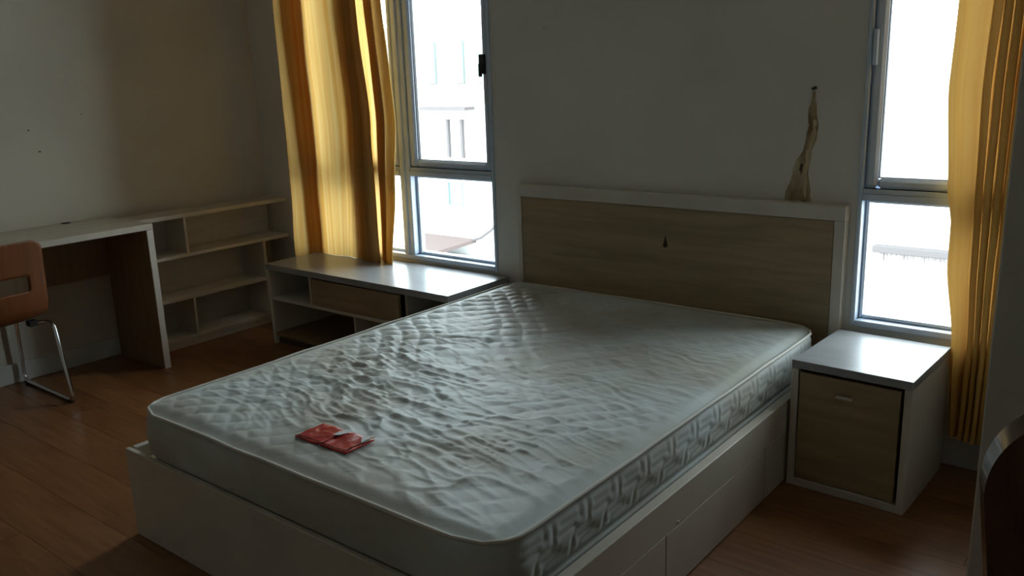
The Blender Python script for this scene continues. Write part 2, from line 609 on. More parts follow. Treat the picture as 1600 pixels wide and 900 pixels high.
# headboard
HX0, HX1, HT = 2.0, 3.508, 0.905
hb = bb('headboard', (HX0 + 0.024, HX1 - 0.040, -0.030, -0.014, 0.0, HT), M_WHITE, bev=0.002)
bb('headboard_cap', (HX0 - 0.002, HX1 + 0.001, -0.044, -0.003, HT - 0.050, HT + 0.006), M_WHITE, bed, 0.003)
bb('headboard_post', (HX0, HX0 + 0.024, -0.040, -0.003, 0.11, HT - 0.050), M_WHITE)
bb('headboard_post', (HX1 - 0.040, HX1, -0.042, -0.003, 0.11, HT - 0.050), M_WHITE)
hp = bb('headboard_panel', (HX0 + 0.026, HX1 - 0.042, -0.037, -0.030, 0.0, HT - 0.052), M_MAPLE, bev=0.001)
ch = outline_plate('chip', [(2.778 - ox, 0.738), (2.772 - ox, 0.71), (2.766 - ox, 0.692), (2.778 - ox, 0.686), (2.790 - ox, 0.694), (2.784 - ox, 0.715)], 0.001, 'xz', -0.0385 - oy, M_CRACK, hp)

# ------------------------------------------------------------------ mattress
MX0, MX1, MY0, MY1 = 1.985, 3.433, -1.966, -0.050
MZ0, MZ1 = 0.262, 0.452
CR = 0.105


def vnoise(x, y, seed=0):
    """smooth 2D value noise on numpy arrays, range -1..1"""
    r = np.random.RandomState(seed)
    T = r.uniform(-1, 1, (256, 256))
    xi, yi = np.floor(x).astype(int), np.floor(y).astype(int)
    fx, fy = x - xi, y - yi
    fx, fy = fx * fx * fx * (fx * (fx * 6 - 15) + 10), fy * fy * fy * (fy * (fy * 6 - 15) + 10)
    a = T[xi % 256, yi % 256]; b = T[(xi + 1) % 256, yi % 256]
    c = T[xi % 256, (yi + 1) % 256]; d = T[(xi + 1) % 256, (yi + 1) % 256]
    return (a * (1 - fx) + b * fx) * (1 - fy) + (c * (1 - fx) + d * fx) * fy


def sstep(a, b, t):
    t = np.clip((t - a) / (b - a), 0, 1)
    return t * t * (3 - 2 * t)


def top_height(X, Y):
    """height of the mattress top over MZ1 at world X, Y"""
    u, v = X - MX0, Y - MY0
    w_, l_ = MX1 - MX0, MY1 - MY0
    edge = np.minimum(np.minimum(u, w_ - u), np.minimum(v, l_ - v))
    inner = sstep(0.0, 0.10, edge)
    h = 0.004 * inner
    # quilting: rows of stitched diamonds, puffed between the seams
    wx = X + 0.020 * vnoise(X * 5, Y * 5, 3) + 0.006 * vnoise(X * 17, Y * 17, 6)
    wy = Y + 0.020 * vnoise(X * 5 + 40, Y * 5, 4) + 0.006 * vnoise(X * 17, Y * 17, 7)
    s = 0.096
    a = np.abs(np.sin(math.pi * (wx + wy) / s)) * np.abs(np.sin(math.pi * (wx - wy) / s))
    headleft = np.exp(-(((X - 2.15) / 0.60) ** 2 + ((Y + 0.55) / 0.85) ** 2))
    headright = np.exp(-(((X - 3.15) / 0.55) ** 2 + ((Y + 0.45) / 0.60) ** 2))
    footz = sstep(-1.25, -1.65, Y) * sstep(2.45, 2.85, X)
    q = (0.0048 * (1 - 0.6 * footz) + 0.0090 * headleft) * (1 - 0.75 * headright) * (0.75 + 0.5 * vnoise(X * 4, Y * 4, 8))
    h = h + q * np.sqrt(a + 0.01) * inner
    # sharp creases, running mostly across the bed
    wr = 0
    for k, (fx, fy, amp) in enumerate(((2.4, 11.0, 0.8), (4.6, 23.0, 0.8), (9.0, 44.0, 0.5))):
        xr = X
        yr = Y + (0.10 + 0.06 * k) * (X - 2.7) + 0.05 * vnoise(X * 2.2, Y * 2.2, 20 + k)
        n = vnoise(xr * fx + 5 * k + 0.4 * vnoise(X * 9, Y * 9, 60 + k), yr * fy + 9 + 0.7 * vnoise(X * 6, Y * 6, 50 + k), 30 + k)
        m = 0.5 + 0.5 * vnoise(X * 4 + 9, Y * 4, 70 + k)
        wr = wr + amp * (0.35 + 0.65 * m) * (1 - np.abs(n)) ** 4
    mid = np.exp(-(((X - 2.50) / 0.45) ** 2 + ((Y + 1.32) / 0.45) ** 2))
    foot = np.exp(-(((X - 3.05) / 0.50) ** 2 + ((Y + 1.55) / 0.45) ** 2))
    amp = 0.0030 + 0.0075 * mid + 0.0075 * foot
    pk = np.exp(-(((X - 2.715) / 0.14) ** 4 + ((Y + 1.787) / 0.085) ** 4))   # pressed flat under the red wallet
    h = h + amp * (wr - 0.6) * inner * (1 - pk)
    # puckers round a pulled spot
    dx, dy = X - 2.44, Y + 1.42
    rr = np.sqrt(dx * dx + dy * dy) + 1e-6
    pz = np.exp(-(rr / 0.26) ** 2)
    h = h + 0.0055 * pz * (1 - np.abs(vnoise(X * 15 + 0.8 * vnoise(X * 20, Y * 20, 81), Y * 24, 82)) * 2.2) * inner * (1 - pk)
    # worn hollows
    h = h - 0.012 * np.exp(-(((X - 2.72) / 0.36) ** 2 + ((Y + 1.05) / 0.55) ** 2))
    h = h - 0.008 * np.exp(-(((X - 2.95) / 0.16) ** 2 + ((Y + 1.42) / 0.10) ** 2)) * inner
    # the long dark tuck and a few others
    for (ax, ay, bx, by, dep, wd) in ((2.97, -0.98, 3.28, -1.10, 0.005, 0.008), (2.30, -0.93, 2.58, -0.84, 0.006, 0.012),
                                      (2.55, -1.27, 2.83, -1.42, 0.005, 0.010), (2.60, -1.05, 2.95, -1.19, 0.004, 0.010),
                                      (3.10, -0.62, 3.3, -0.68, 0.003, 0.010), (2.85, -1.62, 3.15, -1.70, 0.005, 0.012)):
        t = np.clip(((X - ax) * (bx - ax) + (Y - ay) * (by - ay)) / ((bx - ax) ** 2 + (by - ay) ** 2), 0, 1)
        d = np.hypot(X - ax - t * (bx - ax), Y - ay - t * (by - ay) + 0.012 * np.sin(t * 7 + ax * 9) + 0.006 * vnoise(X * 25, Y * 25, 83))
        fade = np.sin(math.pi * np.clip(t, 0.08, 0.92))
        h = h - dep * fade * np.exp(-(d / wd) ** 2) + 0.3 * dep * fade * np.exp(-((d - 2 * wd) / wd) ** 2)
    # roll-off to the piped edge
    h = h - 0.010 * (1 - sstep(0.0, 0.05, edge))
    return h


def build_mattress():
    nx, ny = 250, 330
    v = np.linspace(0, 1, ny)
    # corner rows: finer near the ends
    yv = MY0 + (MY1 - MY0) * v
    dv = np.minimum(yv - MY0, MY1 - yv)
    inset = np.where(dv < CR, CR - np.sqrt(np.maximum(CR ** 2 - (CR - np.minimum(dv, CR)) ** 2, 0)), 0)
    uu = np.linspace(0, 1, nx)
    X = (MX0 + inset)[:, None] + uu[None, :] * ((MX1 - MX0) - 2 * inset)[:, None]
    Y = np.repeat(yv[:, None], nx, 1)
    Z = MZ1 + top_height(X, Y)
    V = [np.stack([X, Y, Z], -1).reshape(-1, 3)]
    idx = np.arange(nx * ny).reshape(ny, nx)
    Fs = [np.stack([idx[:-1, :-1], idx[:-1, 1:], idx[1:, 1:], idx[1:, :-1]], -1).reshape(-1, 4)]
    # boundary loop, anticlockwise seen from above
    loop = np.concatenate([idx[0, :-1], idx[:-1, -1], idx[-1, :0:-1], idx[:0:-1, 0]])
    B = V[0][loop]
    t = np.roll(B[:, :2], -1, 0) - np.roll(B[:, :2], 1, 0)
    t /= np.linalg.norm(t, axis=1)[:, None] + 1e-9
    nrm = np.stack([t[:, 1], -t[:, 0]], -1)
    seg = np.linalg.norm(np.roll(B[:, :2], -1, 0) - B[:, :2], axis=1)
    arc = np.concatenate([[0], np.cumsum(seg)[:-1]])
    rows = 26
    n = len(loop)
    prev = loop
    base = nx * ny
    right = np.clip(nrm[:, 0], 0, 1)
    strength = 0.22 + 0.78 * right ** 2
    CELL = 0.142
    segs = [((0.00, 0.0), (0.03, 0.40)), ((0.03, 0.40), (0.12, 0.50)), ((0.12, 0.50), (0.42, 0.50)), ((0.42, 0.50), (0.52, 0.60)), ((0.52, 0.60), (0.54, 1.0)),
            ((0.24, 0.0), (0.26, 0.17)), ((0.26, 0.17), (0.78, 0.22)), ((0.18, 0.34), (0.62, 0.34)),
            ((0.66, 0.66), (1.12, 0.66)), ((0.74, 0.83), (1.28, 0.80)), ((1.28, 0.80), (1.30, 1.0))]
    for r in range(1, rows + 1):
        f = r / rows
        z = B[:, 2] * 0 + (MZ1 - 0.010) + f * (MZ0 - MZ1 + 0.010)
        z = z * 1.0
        # side bulge: three bands - plain under the piping, quilted belt, plain strip at the foot
        tt = np.clip((f - 0.10) / 0.62, 0, 1)           # 0 top of the belt .. 1 bottom
        belt = math.sin(math.pi * min(max((f - 0.06) / 0.70, 0), 1)) ** 0.5
        bulge = 0.010 * belt + (0.007 if f > 0.78 else 0.0)
        gx = (arc / CELL) % 1.0
        gy = 1 - tt
        dmin = np.full(n, 9.0)
        for (p0, p1) in segs:
            for sh in (-1, 0, 1):
                ax, ay = (p0[0] + sh) * CELL, p0[1] * 0.118
                bx, by = (p1[0] + sh) * CELL, p1[1] * 0.118
                px, py = gx * CELL, gy * 0.118
                q = np.clip(((px - ax) * (bx - ax) + (py - ay) * (by - ay)) / ((bx - ax) ** 2 + (by - ay) ** 2), 0, 1)
                dmin = np.minimum(dmin, np.hypot(px - ax - q * (bx - ax), py - ay - q * (by - ay)))
        groove = np.exp(-(dmin / 0.0065) ** 2) * (1 if 0.08 < f < 0.76 else 0)
        off = bulge + strength * belt * (0.0024 * np.clip(dmin / 0.016, 0, 1) - 0.0021 * groove)
        off = off + 0.002 * vnoise(arc * 9, np.full(n, f * 3.0), 91) * belt
        off = off - 0.004 * np.exp(-((f - 0.77) / 0.02) ** 2)
        footn = np.clip(-nrm[:, 1], 0, 1) ** 2
        off = off * (1 - footn) + footn * (0.016 * math.sin(math.pi * min(f / 0.82, 1)) ** 0.6 + (-0.004 if f > 0.80 else 0.0))
        P = np.stack([B[:, 0] + nrm[:, 0] * off, B[:, 1] + nrm[:, 1] * off, z], -1)
        V.append(P)
        cur = base + np.arange(n)
        base += n
        Fs.append(np.stack([prev, cur, np.roll(cur, -1), np.roll(prev, -1)], -1))
        prev = cur
    # underside: a strip fan folded across the width
    V2 = np.concatenate(V)
    c = len(V2)
    V2 = np.concatenate([V2, [[(MX0 + MX1) / 2, (MY0 + MY1) / 2, MZ0]]])
    nn = n - n % 2
    ev = prev[:nn]
    Fs.append(np.stack([ev[0::2], np.full(nn // 2, c), np.roll(ev, -2)[0::2], np.roll(ev, -1)[0::2]], -1))
    o = np_mesh('mattress', V2, np.concatenate(Fs), M_MATTRESS)
    tag(o, 'bare worn quilted mattress lying on the white bed frame', 'mattress')
    # piped edge round the top
    lp = loop[::6]
    ring = V2[lp].copy()
    nr = nrm[::6]
    ring[:, 0] += nr[:, 0] * 0.003
    ring[:, 1] += nr[:, 1] * 0.003
    ring[:, 2] = MZ1 - 0.008 + 0.002 * vnoise(arc[::6] * 7, arc[::6] * 0, 5)
    tube_mesh('piping', [tuple(p) for p in ring], 0.0055, M_PIPING, o, n=8, closed=True)
    return o


mattress = build_mattress()


# ------------------------------------------------------------------ red wallet on the mattress
def surf(x, y):
    return float(MZ1 + top_height(np.array([x]), np.array([y]))[0])


WCX, WCY = 2.716, -1.788
wz = max(surf(WCX + dx, WCY + dy) for dx in (-0.1, -0.05, 0, 0.05, 0.1) for dy in (-0.05, 0, 0.05)) + 0.0012
wallet = thing('card_wallet', 'crumpled red plastic card wallet lying on the mattress near its foot', 'wallet', (WCX, WCY, wz), 0.02)


def crumpled(name, x0, x1, y0, y1, z, thick, amp, material, seed, parent):
    n, m = 22, 16
    xs = np.linspace(x0, x1, n)
    ys = np.linspace(y0, y1, m)
    Xg, Yg = np.meshgrid(xs, ys)
    Zg = z + amp * (0.5 + 0.5 * vnoise(Xg * 34 + seed, Yg * 34, 100 + seed)) + 0.4 * amp * vnoise(Xg * 80, Yg * 80, 200 + seed)
    V = np.concatenate([np.stack([Xg, Yg, Zg + thick], -1).reshape(-1, 3), np.stack([Xg, Yg, Zg], -1).reshape(-1, 3)])
    I = np.arange(n * m).reshape(m, n)
    Ft = np.stack([I[:-1, :-1], I[:-1, 1:], I[1:, 1:], I[1:, :-1]], -1).reshape(-1, 4)
    Fb = Ft[:, ::-1] + n * m
    lp = np.concatenate([I[0, :-1], I[:-1, -1], I[-1, :0:-1], I[:0:-1, 0]])
    Fside = np.stack([lp, lp + n * m, np.roll(lp, -1) + n * m, np.roll(lp, -1)], -1)
    return np_mesh(name, V, np.concatenate([Ft, Fb, Fside]), material, parent)


crumpled('cover', -0.104, -0.003, -0.052, 0.052, 0.0005, 0.003, 0.0035, M_RED, 1, wallet)
crumpled('cover', 0.003, 0.104, -0.052, 0.052, 0.0005, 0.003, 0.0035, M_RED, 2, wallet)
s1 = outline_plate('paper_slip', [(-0.004, 0.050), (0.020, 0.050), (0.006, 0.012), (-0.010, 0.004), (-0.012, 0.030)], 0.0006, 'xy', 0.0088, M_PAPER, wallet)
s2 = outline_plate('paper_slip', [(0.066, 0.051), (0.103, 0.051), (0.103, 0.008), (0.088, 0.018), (0.074, 0.034)], 0.0006, 'xy', 0.0088, M_PAPER, wallet)
crumpled('plastic_sleeve', -0.108, 0.108, -0.055, 0.055, 0.0105, 0.0004, 0.003, M_PLASTIC, 4, wallet)

# ------------------------------------------------------------------ nightstand
NW, ND, NH = 0.387, 0.423, 0.4517
ns = thing('nightstand', 'small white nightstand with a wood-fronted door, right of the bed', 'nightstand', (3.6935, -0.262, 0), -0.0345)
hw, hd = NW / 2, ND / 2
T = 0.024
box('top_panel', (-hw, hw, -hd, hd, NH - 0.028, NH), M_WHITE_TOP, ns, 0.0015)
box('side_panel', (-hw, -hw + T, -hd, hd, 0, NH - 0.0285), M_WHITE, ns, 0.0012)
box('side_panel', (hw - T, hw, -hd, hd, 0, NH - 0.0285), M_WHITE, ns, 0.0012)
box('bottom_panel', (-hw + T, hw - T, -hd, hd, 0.0, 0.028), M_WHITE, ns, 0.001)
box('back_panel', (-hw + T, hw - T, hd - 0.012, hd, 0.028, NH - 0.0285), M_WHITE, ns, 0)
door = box('door', (-hw + T + 0.004, hw - T - 0.012, -hd + 0.004, -hd + 0.022, 0.032, NH - 0.040), M_MAPLE, ns, 0.0015)
hx = -0.01
boxes('handle', [(hx - 0.027, hx + 0.027, -hd - 0.014, -hd - 0.008, 0.352, 0.362), (hx - 0.022, hx - 0.016, -hd - 0.010, -hd + 0.005, 0.354, 0.360),
                 (hx + 0.016, hx + 0.022, -hd - 0.010, -hd + 0.005, 0.354, 0.360)], M_STEEL, door, 0.001)

# ------------------------------------------------------------------ low cabinet under the left window
LX0, LX1, LYF, LYB, LT = 0.569, 1.914, -0.453, -0.016, 0.452
lc = thing('low_cabinet', 'low white open cabinet under the left window, left of the bed', 'cabinet', ((LX0 + LX1) / 2, (LYF + LYB) / 2, 0))


def lb(name, d, m, bev=0.0015, parent=None):
    return box(name, (d[0] - lc.location.x, d[1] - lc.location.x, d[2] - lc.location.y, d[3] - lc.location.y, d[4], d[5]), m, parent or lc, bev)


lb('top_panel', (LX0, LX1, LYF, LYB, LT - 0.032, LT), M_WHITE_TOP, 0.0015)
lb('side_panel', (LX0, LX0 + 0.02, LYF + 0.008, LYB, 0, LT - 0.0325), M_WHITE)
lb('side_panel', (LX1 - 0.02, LX1, LYF + 0.008, LYB, 0, LT - 0.0325), M_WHITE)
lb('shelf', (LX0 + 0.02, LX1 - 0.02, LYF + 0.012, LYB - 0.012, 0.250, 0.268), M_WHITE)
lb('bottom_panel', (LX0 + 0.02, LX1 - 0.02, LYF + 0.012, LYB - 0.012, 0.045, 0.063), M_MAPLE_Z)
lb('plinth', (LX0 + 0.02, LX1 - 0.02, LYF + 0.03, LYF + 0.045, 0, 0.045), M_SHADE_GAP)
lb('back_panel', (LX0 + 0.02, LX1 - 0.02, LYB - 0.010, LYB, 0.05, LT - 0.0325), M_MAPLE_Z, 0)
lb('divider', (0.915, 0.930, LYF + 0.012, LYB - 0.012, 0.268, LT - 0.0325), M_WHITE)
lb('divider', (1.247, 1.262, LYF + 0.012, LYB - 0.012, 0.063, 0.250), M_WHITE)
lb('divider', (1.585, 1.600, LYF + 0.05, LYB - 0.012, 0.268, LT - 0.0325), M_WHITE)
lb('drawer_front', (0.934, 1.580, LYF + 0.012, LYF + 0.028, 0.271, 0.409), M_MAPLE)

# ------------------------------------------------------------------ bookcase in the left corner
KX, KT = 0.215, 0.735
KY0, KY1 = -0.996, -0.016
bk = thing('bookcase', 'low open white bookcase along the left wall between desk and window', 'bookcase', (0.114, -0.5, 0))


def kb(name, d, m, bev=0.0012):
    return box(name, (d[0] - 0.114, d[1] - 0.114, d[2] + 0.5, d[3] + 0.5, d[4], d[5]), m, bk, bev)


kb('top_panel', (0.014, KX + 0.004, KY0, KY1, KT - 0.022, KT), M_TOP_WARM)
kb('shelf', (0.014, KX, KY0 + 0.018, KY1, 0.497, 0.515), M_WHITE)
kb('shelf', (0.014, KX, KY0 + 0.018, -0.205, 0.263, 0.282), M_WHITE)
kb('bottom_panel', (0.014, KX, KY0 + 0.018, -0.205, 0.038, 0.056), M_WHITE)
kb('plinth', (0.10, KX - 0.006, KY0 + 0.018, -0.205, 0.0, 0.038), M_WHITE)
kb('side_panel', (0.014, KX, KY0, KY0 + 0.018, 0, KT - 0.0225), M_WHITE)
kb('side_panel', (0.014, KX, -0.205, -0.187, 0, 0.4965), M_WHITE)
kb('divider', (0.022, KX - 0.002, -0.690, -0.675, 0.515, KT - 0.0225), M_WHITE)
kb('divider', (0.022, KX - 0.002, -0.690, -0.675, 0.056, 0.263), M_WHITE)
kb('back_panel', (0.014, 0.022, KY0 + 0.018, -0.205, 0.038, KT - 0.0225), M_BACKP, 0)
kb('back_panel', (0.014, 0.022, -0.205, KY1, 0.515, KT - 0.0225), M_BACKP, 0)

# ------------------------------------------------------------------ desk along the left wall
DX, DT = 0.459, 0.75
DY0, DY1 = -2.35, -1.000
desk = thing('desk', 'white-topped writing desk along the left wall with wooden side panel', 'desk', (0.23, -1.7, 0))


def db(name, d, m, bev=0.0015):
    return box(name, (d[0] - 0.23, d[1] - 0.23, d[2] + 1.7, d[3] + 1.7, d[4], d[5]), m, desk, bev)


db('desktop', (0.001, DX, DY0, DY1, DT - 0.030, DT), M_TOP_WARM, 0.002)
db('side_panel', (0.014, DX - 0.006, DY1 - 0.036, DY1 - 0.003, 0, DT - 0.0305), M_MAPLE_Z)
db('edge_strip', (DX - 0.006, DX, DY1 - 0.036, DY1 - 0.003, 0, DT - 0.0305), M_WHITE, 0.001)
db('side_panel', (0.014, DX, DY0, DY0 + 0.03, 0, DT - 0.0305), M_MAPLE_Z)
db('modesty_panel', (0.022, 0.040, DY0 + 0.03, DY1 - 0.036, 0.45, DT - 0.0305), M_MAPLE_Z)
bmg = bmesh.new()
bmesh.ops.create_cone(bmg, cap_ends=True, segments=20, radius1=0.022, radius2=0.022, depth=0.003)
g = link_mesh('cable_grommet', bmg, M_GASKET, desk)
g.location = (0.030 - 0.23, -1.225 + 1.7, DT + 0.0012)


# ------------------------------------------------------------------ orange shell chair at the desk
def shell_chair():
    t = thing('desk_chair', 'orange plywood chair with chrome sled legs tucked under the desk', 'chair', (0.30, -1.755, 0))
    # profile of the one-piece shell in local x (back is +x) and z; the seat runs to -x
    prof = [(-0.215, 0.395), (-0.13, 0.402), (-0.03, 0.398), (0.06, 0.396), (0.12, 0.402), (0.162, 0.420), (0.188, 0.450), (0.200, 0.490), (0.206, 0.54),
            (0.210, 0.60), (0.215, 0.66), (0.222, 0.72), (0.230, 0.772)]
    # resample with Catmull-Rom
    pts = []
    for i in range(len(prof) - 1):
        p0 = Vector(prof[max(i - 1, 0)]); p1 = Vector(prof[i]); p2 = Vector(prof[i + 1]); p3 = Vector(prof[min(i + 2, len(prof) - 1)])
        for k in range(6):
            s = k / 6
            pts.append(0.5 * ((2 * p1) + (-p0 + p2) * s + (2 * p0 - 5 * p1 + 4 * p2 - p3) * s * s + (-p0 + 3 * p1 - 3 * p2 + p3) * s ** 3))
    pts.append(Vector(prof[-1]))
    arc = [0]
    for i in range(1, len(pts)):
        arc.append(arc[-1] + (pts[i] - pts[i - 1]).length)
    tot = arc[-1]
    nw = 33
    bm = bmesh.new()
    grid = []
    for i, p in enumerate(pts):
        s = arc[i]
        d_end = tot - s
        d_st = s
        hwid = 0.192 + 0.006 * math.sin(s * 3)
        rc = 0.05
        for dd in (d_end, d_st):
            if dd < rc:
                hwid -= rc - math.sqrt(max(rc * rc - (rc - dd) ** 2, 0))
        rowv = []
        for j in range(nw):
            yy = (-1 + 2 * j / (nw - 1)) * hwid
            curve = 0.018 * (yy / 0.19) ** 2       # slight side-to-side dish
            tang = (pts[min(i + 1, len(pts) - 1)] - pts[max(i - 1, 0)]).normalized()
            nrm = Vector((-tang.y, tang.x))
            rowv.append(bm.verts.new((p.x + nrm.x * curve, yy, p.y + nrm.y * curve)))
        grid.append(rowv)
    for i in range(len(pts) - 1):
        zc = (pts[i].y + pts[i + 1].y) / 2
        for j in range(nw - 1):
            yc = (grid[i][j].co.y + grid[i][j + 1].co.y) / 2
            if 0.545 < zc < 0.625 and abs(yc) < 0.125 and pts[i].x > 0.19:
                continue        # the hand hole in the backrest
            bm.faces.new((grid[i][j], grid[i][j + 1], grid[i + 1][j + 1], grid[i + 1][j]))
    bmesh.ops.delete(bm, geom=[v for v in bm.verts if not v.link_faces], context='VERTS')
    sh = link_mesh('seat_shell', bm, M_ORANGE, t, smooth=True)
    so = sh.modifiers.new('thickness', 'SOLIDIFY')
    so.thickness = 0.011
    so.offset = 0
    for s in (-1, 1):
        yy = s * 0.212
        yi = s * 0.150
        path = round_path([(0.09, yi, 0.374), (0.10, yy, 0.374), (0.165, yy, 0.374), (0.247, yy, 0.011), (-0.262, yy, 0.011), (-0.255, yy, 0.374), (-0.10, yy, 0.374), (-0.09, yi, 0.374)], 0.045)
        tube_mesh('leg_frame', path, 0.0095, M_CHROME, t)
        for xx in (-0.235, 0.215):
            boxes('floor_glide', [(xx - 0.016, xx + 0.016, yy - 0.011, yy + 0.011, 0.0, 0.014)], M_RUBBER, t, 0.003)
        for xx in (-0.09, 0.095):
            boxes('seat_mount', [(xx - 0.02, xx + 0.02, yi - 0.02, yi + 0.02, 0.366, 0.392)], M_RUBBER, t, 0.003)
    return t


shell_chair()


# ------------------------------------------------------------------ dark chair close to the camera, bottom right
def dark_chair():
    t = thing('dining_chair', 'dark brown wooden chair with rounded back, nearest the camera at right', 'chair', (4.474, -1.59, 0))
    z0, n = 0.40, 40
    bm = bmesh.new()
    layers = []
    for inset, dy in ((0.015, 0.0), (0.0, 0.032)):          # rear face set in, so the rim is drafted
        hwid, z1, rc = 0.228 - inset, 0.893 - inset, 0.21
        zs = list(np.linspace(z0, z1 - rc, 8)) + [z1 - rc + rc * math.sin(a) for a in np.linspace(0.08, math.pi / 2, 22)]
        rows = []
        for z in zs:
            if z <= z1 - rc:
                w = hwid - 0.028 * (z1 - rc - z) / (z1 - rc - z0)
            else:
                q = (z - (z1 - rc)) / rc
                w = hwid - rc * (1 - math.sqrt(max(1 - q * q, 0)))
            lean = -0.05 * (z - 0.42) / 0.42
            rowv = []
            for j in range(n):
                xx = (-1 + 2 * j / (n - 1)) * w
                rowv.append(bm.verts.new((xx, lean + dy + 0.040 * (xx / 0.23) ** 2 * 0.6, z)))
            rows.append(rowv)
        layers.append(rows)
    for rows in layers:
        for i in range(len(rows) - 1):
            for j in range(n - 1):
                bm.faces.new((rows[i][j], rows[i][j + 1], rows[i + 1][j + 1], rows[i + 1][j]))

    def rim(rows):
        return [r[0] for r in rows] + rows[-1][1:] + [r[-1] for r in rows[-2::-1]] + rows[0][-2:0:-1]
    A, B = rim(layers[0]), rim(layers[1])
    for i in range(len(A)):
        bm.faces.new((A[i], B[i], B[(i + 1) % len(A)], A[(i + 1) % len(A)]))
    bmesh.ops.recalc_face_normals(bm, faces=bm.faces)
    bk_ = link_mesh('backrest', bm, M_DARKWOOD, t, smooth=True)
    bk_.data.set_sharp_from_angle(angle=math.radians(40))
    be = bk_.modifiers.new('edge', 'BEVEL')
    be.width = 0.003
    be.segments = 2
    be.limit_method = 'ANGLE'
    be.angle_limit = math.radians(40)
    pts = [(-0.215, 0.02), (0.215, 0.02), (0.225, 0.40), (0.19, 0.43), (-0.19, 0.43), (-0.225, 0.40)]
    outline_plate('seat', pts, 0.035, 'xy', 0.405, M_DARKWOOD, t, bev=0.008)
    for (xx, yy) in ((-0.195, 0.05), (0.195, 0.05), (-0.195, 0.39), (0.195, 0.39)):
        bm = bmesh.new()
        add_box(bm, xx - 0.017, xx + 0.017, yy - 0.017, yy + 0.017, 0, 0.405, 0.004)
        for v in bm.verts:
            k = 0.7 + 0.3 * v.co.z / 0.405
            v.co.x = xx + (v.co.x - xx) * k
            v.co.y = yy + (v.co.y - yy) * k
        link_mesh('leg', bm, M_DARKWOOD, t)
    for xx in (-0.195, 0.195):
        box('seat_rail', (xx - 0.010, xx + 0.010, 0.067, 0.373, 0.36, 0.405), M_DARKWOOD, t)
    box('seat_rail', (-0.178, 0.178, 0.38, 0.40, 0.36, 0.405), M_DARKWOOD, t)
    box('seat_rail', (-0.178, 0.178, 0.04, 0.06, 0.36, 0.405), M_DARKWOOD, t)
    return t


dark_chair()


# ------------------------------------------------------------------ curtains
def catmull(ctrl, k):
    P = [Vector(c) for c in ctrl]
    out = []
    for i in range(len(P) - 1):
        p0, p1, p2, p3 = P[max(i - 1, 0)], P[i], P[i + 1], P[min(i + 2, len(P) - 1)]
        for j in range(k):
            s = j / k
            out.append(0.5 * ((2 * p1) + (-p0 + p2) * s + (2 * p0 - 5 * p1 + 4 * p2 - p3) * s * s + (-p0 + 3 * p1 - 3 * p2 + p3) * s ** 3))
    out.append(P[-1])
    return np.array([(p.x, p.y) for p in out])


def curtain(name, label, keys, z_bot, z_top, material, zb_fn=None, seed=1):
    """keys: list of (z, plan control points); plans are blended along z."""
    rootless = thing(name, label, 'curtain', (0, 0, 0))
    plans = [(z, catmull(c, 9)) for z, c in keys]
    n = len(plans[0][1])
    rows = 90
    V, UV = [], []
    d = np.hypot(*np.diff(plans[0][1], axis=0).T)
    arc = np.concatenate([[0], np.cumsum(d)])
    for r in range(rows + 1):
        f = r / rows
        zz = z_top + (z_bot - z_top) * f
        for i in range(len(plans) - 1):
            if plans[i][0] >= zz >= plans[i + 1][0] or i == len(plans) - 2:
                t = np.clip((plans[i][0] - zz) / (plans[i][0] - plans[i + 1][0]), 0, 1)
                t = t * t * (3 - 2 * t) * 0.5 + t * 0.5
                P = plans[i][1] * (1 - t) + plans[i + 1][1] * t
                if plans[i][0] >= zz >= plans[i + 1][0]:
                    break
        P = P.copy()
        P[:, 1] += 0.004 * vnoise(arc * 12, np.full(n, zz * 4.0), seed)
        P[:, 0] += 0.004 * vnoise(arc * 9, np.full(n, zz * 3.0), seed + 1)
        z = np.full(n, zz)
        if zb_fn is not None:
            zb = zb_fn(P[:, 0])
            z = z_top + (zb - z_top) * f
        V.append(np.stack([P[:, 0], P[:, 1], z], -1))
        UV.append(np.stack([arc, np.full(n, zz)], -1))
    V = np.concatenate(V)
    UV = np.concatenate(UV)
    I = np.arange(n * (rows + 1)).reshape(rows + 1, n)
    Fq = np.stack([I[:-1, :-1], I[1:, :-1], I[1:, 1:], I[:-1, 1:]], -1).reshape(-1, 4)
    np_mesh('curtain_panel', V, Fq, material, rootless, uv=UV)
    return rootless


# left: broad soft folds, one deep double fold right of the middle
def folds_l(xs, ys):
    return list(zip(xs, ys))


YS = [-0.055, -0.095, -0.120, -0.100, -0.060, -0.040, -0.070, -0.095, -0.110, -0.105, -0.085, -0.095, -0.130, -0.110, -0.070, -0.050, -0.075, -0.105,
      -0.075, -0.045, -0.035, -0.065, -0.100, -0.085, -0.055, -0.070, -0.100, -0.120, -0.100, -0.080]
XT = [0.385, 0.395, 0.430, 0.600, 0.635, 0.530, 0.500, 0.600, 0.700, 0.780, 0.850, 0.930, 1.040, 1.060, 0.950, 0.885, 0.930, 1.040,
      0.990, 0.935, 1.020, 1.110, 1.165, 1.150, 1.090, 1.075, 1.150, 1.245, 1.235, 1.180]
XM = [0.380, 0.390, 0.440, 0.610, 0.650, 0.545, 0.515, 0.620, 0.725, 0.810, 0.870, 0.940, 1.075, 1.110, 0.990, 0.915, 0.960, 1.080,
      1.030, 0.975, 1.060, 1.150, 1.205, 1.190, 1.130, 1.115, 1.200, 1.298, 1.285, 1.215]
XB = [0.355, 0.375, 0.430, 0.610, 0.645, 0.545, 0.520, 0.620, 0.710, 0.780, 0.830, 0.890, 1.060, 1.120, 1.020, 0.920, 0.960, 1.090,
      1.040, 0.975, 1.040, 1.110, 1.145, 1.140, 1.100, 1.090, 1.150, 1.205, 1.190, 1.130]
